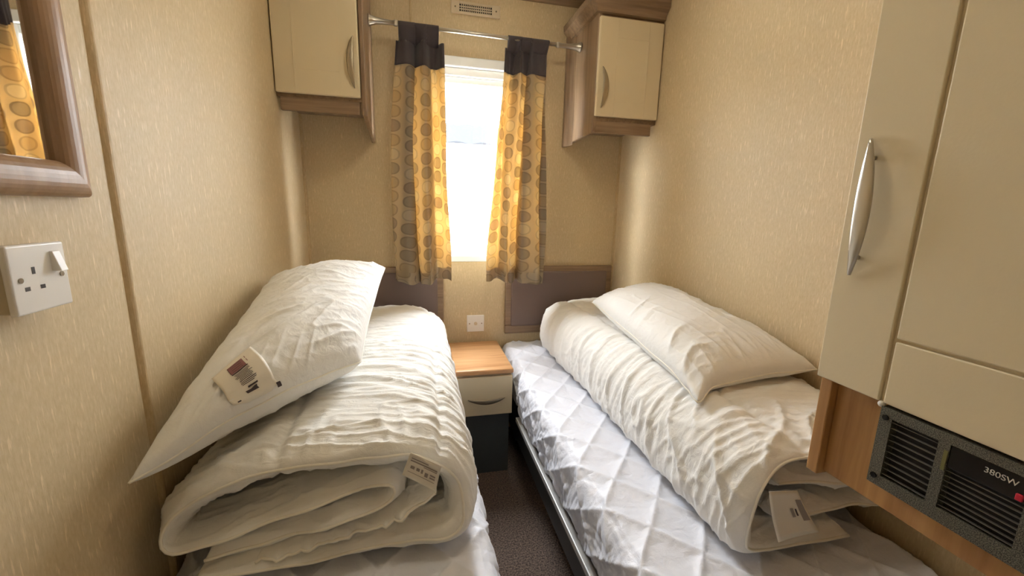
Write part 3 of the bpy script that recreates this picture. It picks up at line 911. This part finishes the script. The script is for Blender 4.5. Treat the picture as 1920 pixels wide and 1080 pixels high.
# printed card on the left pillow, draped over the case
def card(S, parent, name, u_dir, o_, e1, e2, mat, n=14, off=0.003, curve=True):
    bm = bmesh.new(); rows = []
    for j in range(n + 1):
        row = []
        for i in range(n + 1):
            a, b = i / n, j / n
            u = o_[0] + e1[0] * a + e2[0] * b; v = o_[1] + e1[1] * a + e2[1] * b
            row.append(bm.verts.new(S(u, v, 1)))
        rows.append(row)
    return bm, rows
CQ = ((0.190, 0.125), (0.325, 0.172), (0.520, 0.004), (0.335, 0.004))      # card corners on the case
def drape(S, o_, e1, e2, a, b, off):
    u = (CQ[0][0] * (1 - a) + CQ[1][0] * a) * (1 - b) + (CQ[3][0] * (1 - a) + CQ[2][0] * a) * b
    v = (CQ[0][1] * (1 - a) + CQ[1][1] * a) * (1 - b) + (CQ[3][1] * (1 - a) + CQ[2][1] * a) * b
    # smooth mean of the cloth below
    p = Vector((0, 0, 0)); K = 0
    for du in (-0.03, 0, 0.03):
        for dv in (-0.03, 0, 0.03):
            p += S(u + du, max(0.0, v + dv), 1); K += 1
    p /= K
    pu = S(u + 0.05, v, 1) - S(u - 0.05, v, 1); pv = S(u, v + 0.05, 1) - S(u, max(0, v - 0.05), 1)
    nn = pu.cross(pv).normalized()
    if nn.z < 0: nn = -nn
    nn = (nn + Vector((0.35, -0.75, 0.55)).normalized() * 0.8).normalized()
    return p + nn * off
def patch(name, S, o_, e1, e2, rect, off, mat, parent, n=10, round_end=0.0):
    bm = bmesh.new(); rows = []
    a0, a1, b0, b1 = rect
    for j in range(n + 1):
        row = []
        for i in range(n + 1):
            a = a0 + (a1 - a0) * i / n; b = b0 + (b1 - b0) * j / n
            if round_end:
                q = 2 * (i / n) - 1
                b = b0 + (b1 - b0 - round_end * (1 - sqrt(max(0, 1 - 0.8 * q * q)))) * j / n
            row.append(bm.verts.new(drape(S, o_, e1, e2, a, b, off)))
        rows.append(row)
    for x, y in zip(rows, rows[1:]):
        for i in range(n): bm.faces.new((x[i], x[i + 1], y[i + 1], y[i]))
    o = obj(name, bm, mat, parent, smooth=True)
    return o
CO, CE1, CE2 = (0.183, 0.165), (0.134, 0.030), (0.118, -0.150)
cd = patch('printed_card', SL_, CO, CE1, CE2, (0, 1, 0, 1.04), 0.008, M['card'], PL, 16, round_end=0.08)
md = cd.modifiers.new('t', 'SOLIDIFY'); md.thickness = 0.0008; md.offset = -1
def prints(rects, mat, name='print', off=0.0090):
    for i, r in enumerate(rects): patch(name, SL_, CO, CE1, CE2, r, off, mat, cd, 4)
prints([(0.30, 0.66, 0.15, 0.40)], M['pink_ink'], 'printed_block')
prints([(0.30, 0.68, 0.405, 0.435), (0.30, 0.31, 0.16, 0.40), (0.36, 0.60, 0.19, 0.20), (0.36, 0.60, 0.25, 0.26), (0.36, 0.60, 0.31, 0.32), (0.36, 0.60, 0.36, 0.37)], M['ink'], 'printed_line', 0.0094)
rr = random.Random(3)
prints([(0.30 + 0.08 * rr.random(), 0.62 + 0.10 * rr.random(), 0.465 + 0.027 * i, 0.476 + 0.027 * i) for i in range(11)], M['ink'], 'printed_line')
prints([(0.36, 0.62, 0.82, 0.90), (0.44, 0.66, 0.79, 0.81)], M['ink'], 'printed_stamp')
prints([(0.72, 0.735, 0.14, 0.22), (0.72, 0.735, 0.25, 0.33)], M['pink_ink'], 'printed_line')
prints([(0.95, 1.05, 0.97, 1.03), (0.10, 0.17, 0.955, 0.985)], M['ink'], 'black_tab')
# ------------------------------------------------------------------ care labels on the duvets
def flap(name, corners, parent, mat, sag=0.008, n=10, lines=()):
    a, b, c, d = map(Vector, corners)
    bm = bmesh.new(); rows = []
    nn = (b - a).cross(d - a).normalized()
    for j in range(n + 1):
        row = []
        for i in range(n + 1):
            u, v = i / n, j / n
            p = a.lerp(b, u).lerp(d.lerp(c, u), v) + nn * sag * sin(pi * v * 0.8) * (0.6 + 0.4 * sin(pi * u))
            row.append(bm.verts.new(p))
        rows.append(row)
    for x, y in zip(rows, rows[1:]):
        for i in range(n): bm.faces.new((x[i], x[i + 1], y[i + 1], y[i]))
    o = obj(name, bm, mat, parent, smooth=True)
    md = o.modifiers.new('t', 'SOLIDIFY'); md.thickness = 0.0008
    def F(u, v, off=-0.0012):
        return a.lerp(b, u).lerp(d.lerp(c, u), v) + nn * (sag * sin(pi * v * 0.8) * (0.6 + 0.4 * sin(pi * u)) + off * osign)
    osign = 1 if nn.y > 0 else -1
    for (u0, u1, v0, v1, mt) in lines:
        bl = bmesh.new(); R_ = []
        for j in range(3): R_.append([bl.verts.new(F(u0 + (u1 - u0) * i / 6, v0 + (v1 - v0) * j / 2)) for i in range(7)])
        for x, y in zip(R_, R_[1:]):
            for i in range(6): bl.faces.new((x[i], x[i + 1], y[i + 1], y[i]))
        obj('printed_line', bl, mt, o)
    return o
GI = MatB('grey_ink', srgb(160, 148, 136), 0.7).m
flap('care_label', [(0.495, -1.395, 0.785), (0.553, -1.400, 0.752), (0.541, -1.405, 0.700), (0.478, -1.400, 0.742)], dl, M['card'], 0.003,
     lines=[(0.08, 0.62, 0.16, 0.20, GI), (0.08, 0.92, 0.26, 0.31, GI), (0.5, 0.92, 0.34, 0.37, GI), (0.14, 0.26, 0.48, 0.60, GI), (0.32, 0.42, 0.48, 0.60, GI), (0.46, 0.52, 0.46, 0.62, GI), (0.58, 0.68, 0.52, 0.68, GI), (0.74, 0.90, 0.50, 0.56, GI), (0.74, 0.90, 0.60, 0.66, GI), (0.1, 0.9, 0.74, 0.76, GI)])
flap('care_label', [(1.172, -1.560, 0.724), (1.240, -1.560, 0.716), (1.300, -1.575, 0.622), (1.205, -1.572, 0.612)], dr, M['card'], 0.010, lines=[(0.58, 0.66, 0.42, 0.62, GI), (0.70, 0.74, 0.44, 0.60, M['ink']), (0.80, 0.96, 0.22, 0.72, GI)])

# ------------------------------------------------------------------ fill lamp added on the ceiling to brighten the room, out of frame
t = thing('added_fill_lamp', 'round flush dome added mid ceiling as an unseen fill light', 'fill lamp', (0.80, -1.15, CZ))
bm = bmesh.new(); cyl(bm, (0.80, -1.15, CZ - 0.018), 2, 0.14, 0.018, 32); obj('base', bm, M['plastic'], t)
bm = bmesh.new()
pr = [(0.125, 0.0), (0.121, -0.03), (0.10, -0.05), (0.06, -0.065), (0.004, -0.07)]
tube(bm, [(0.80, -1.15, CZ - 0.018 + z) for r, z in pr], [r for r, z in pr], 32, cap=True)
k = MatB('fill_lamp_glass', (1, 1, 1, 1), 0.4)
k.b.inputs['Emission Color'].default_value = (1.0, 0.92, 0.75, 1)
k.b.inputs['Emission Strength'].default_value = 10.0  # glow of the added dome, warm fill for the room
obj('fill_lamp_dome', bm, k.m, t, smooth=True)
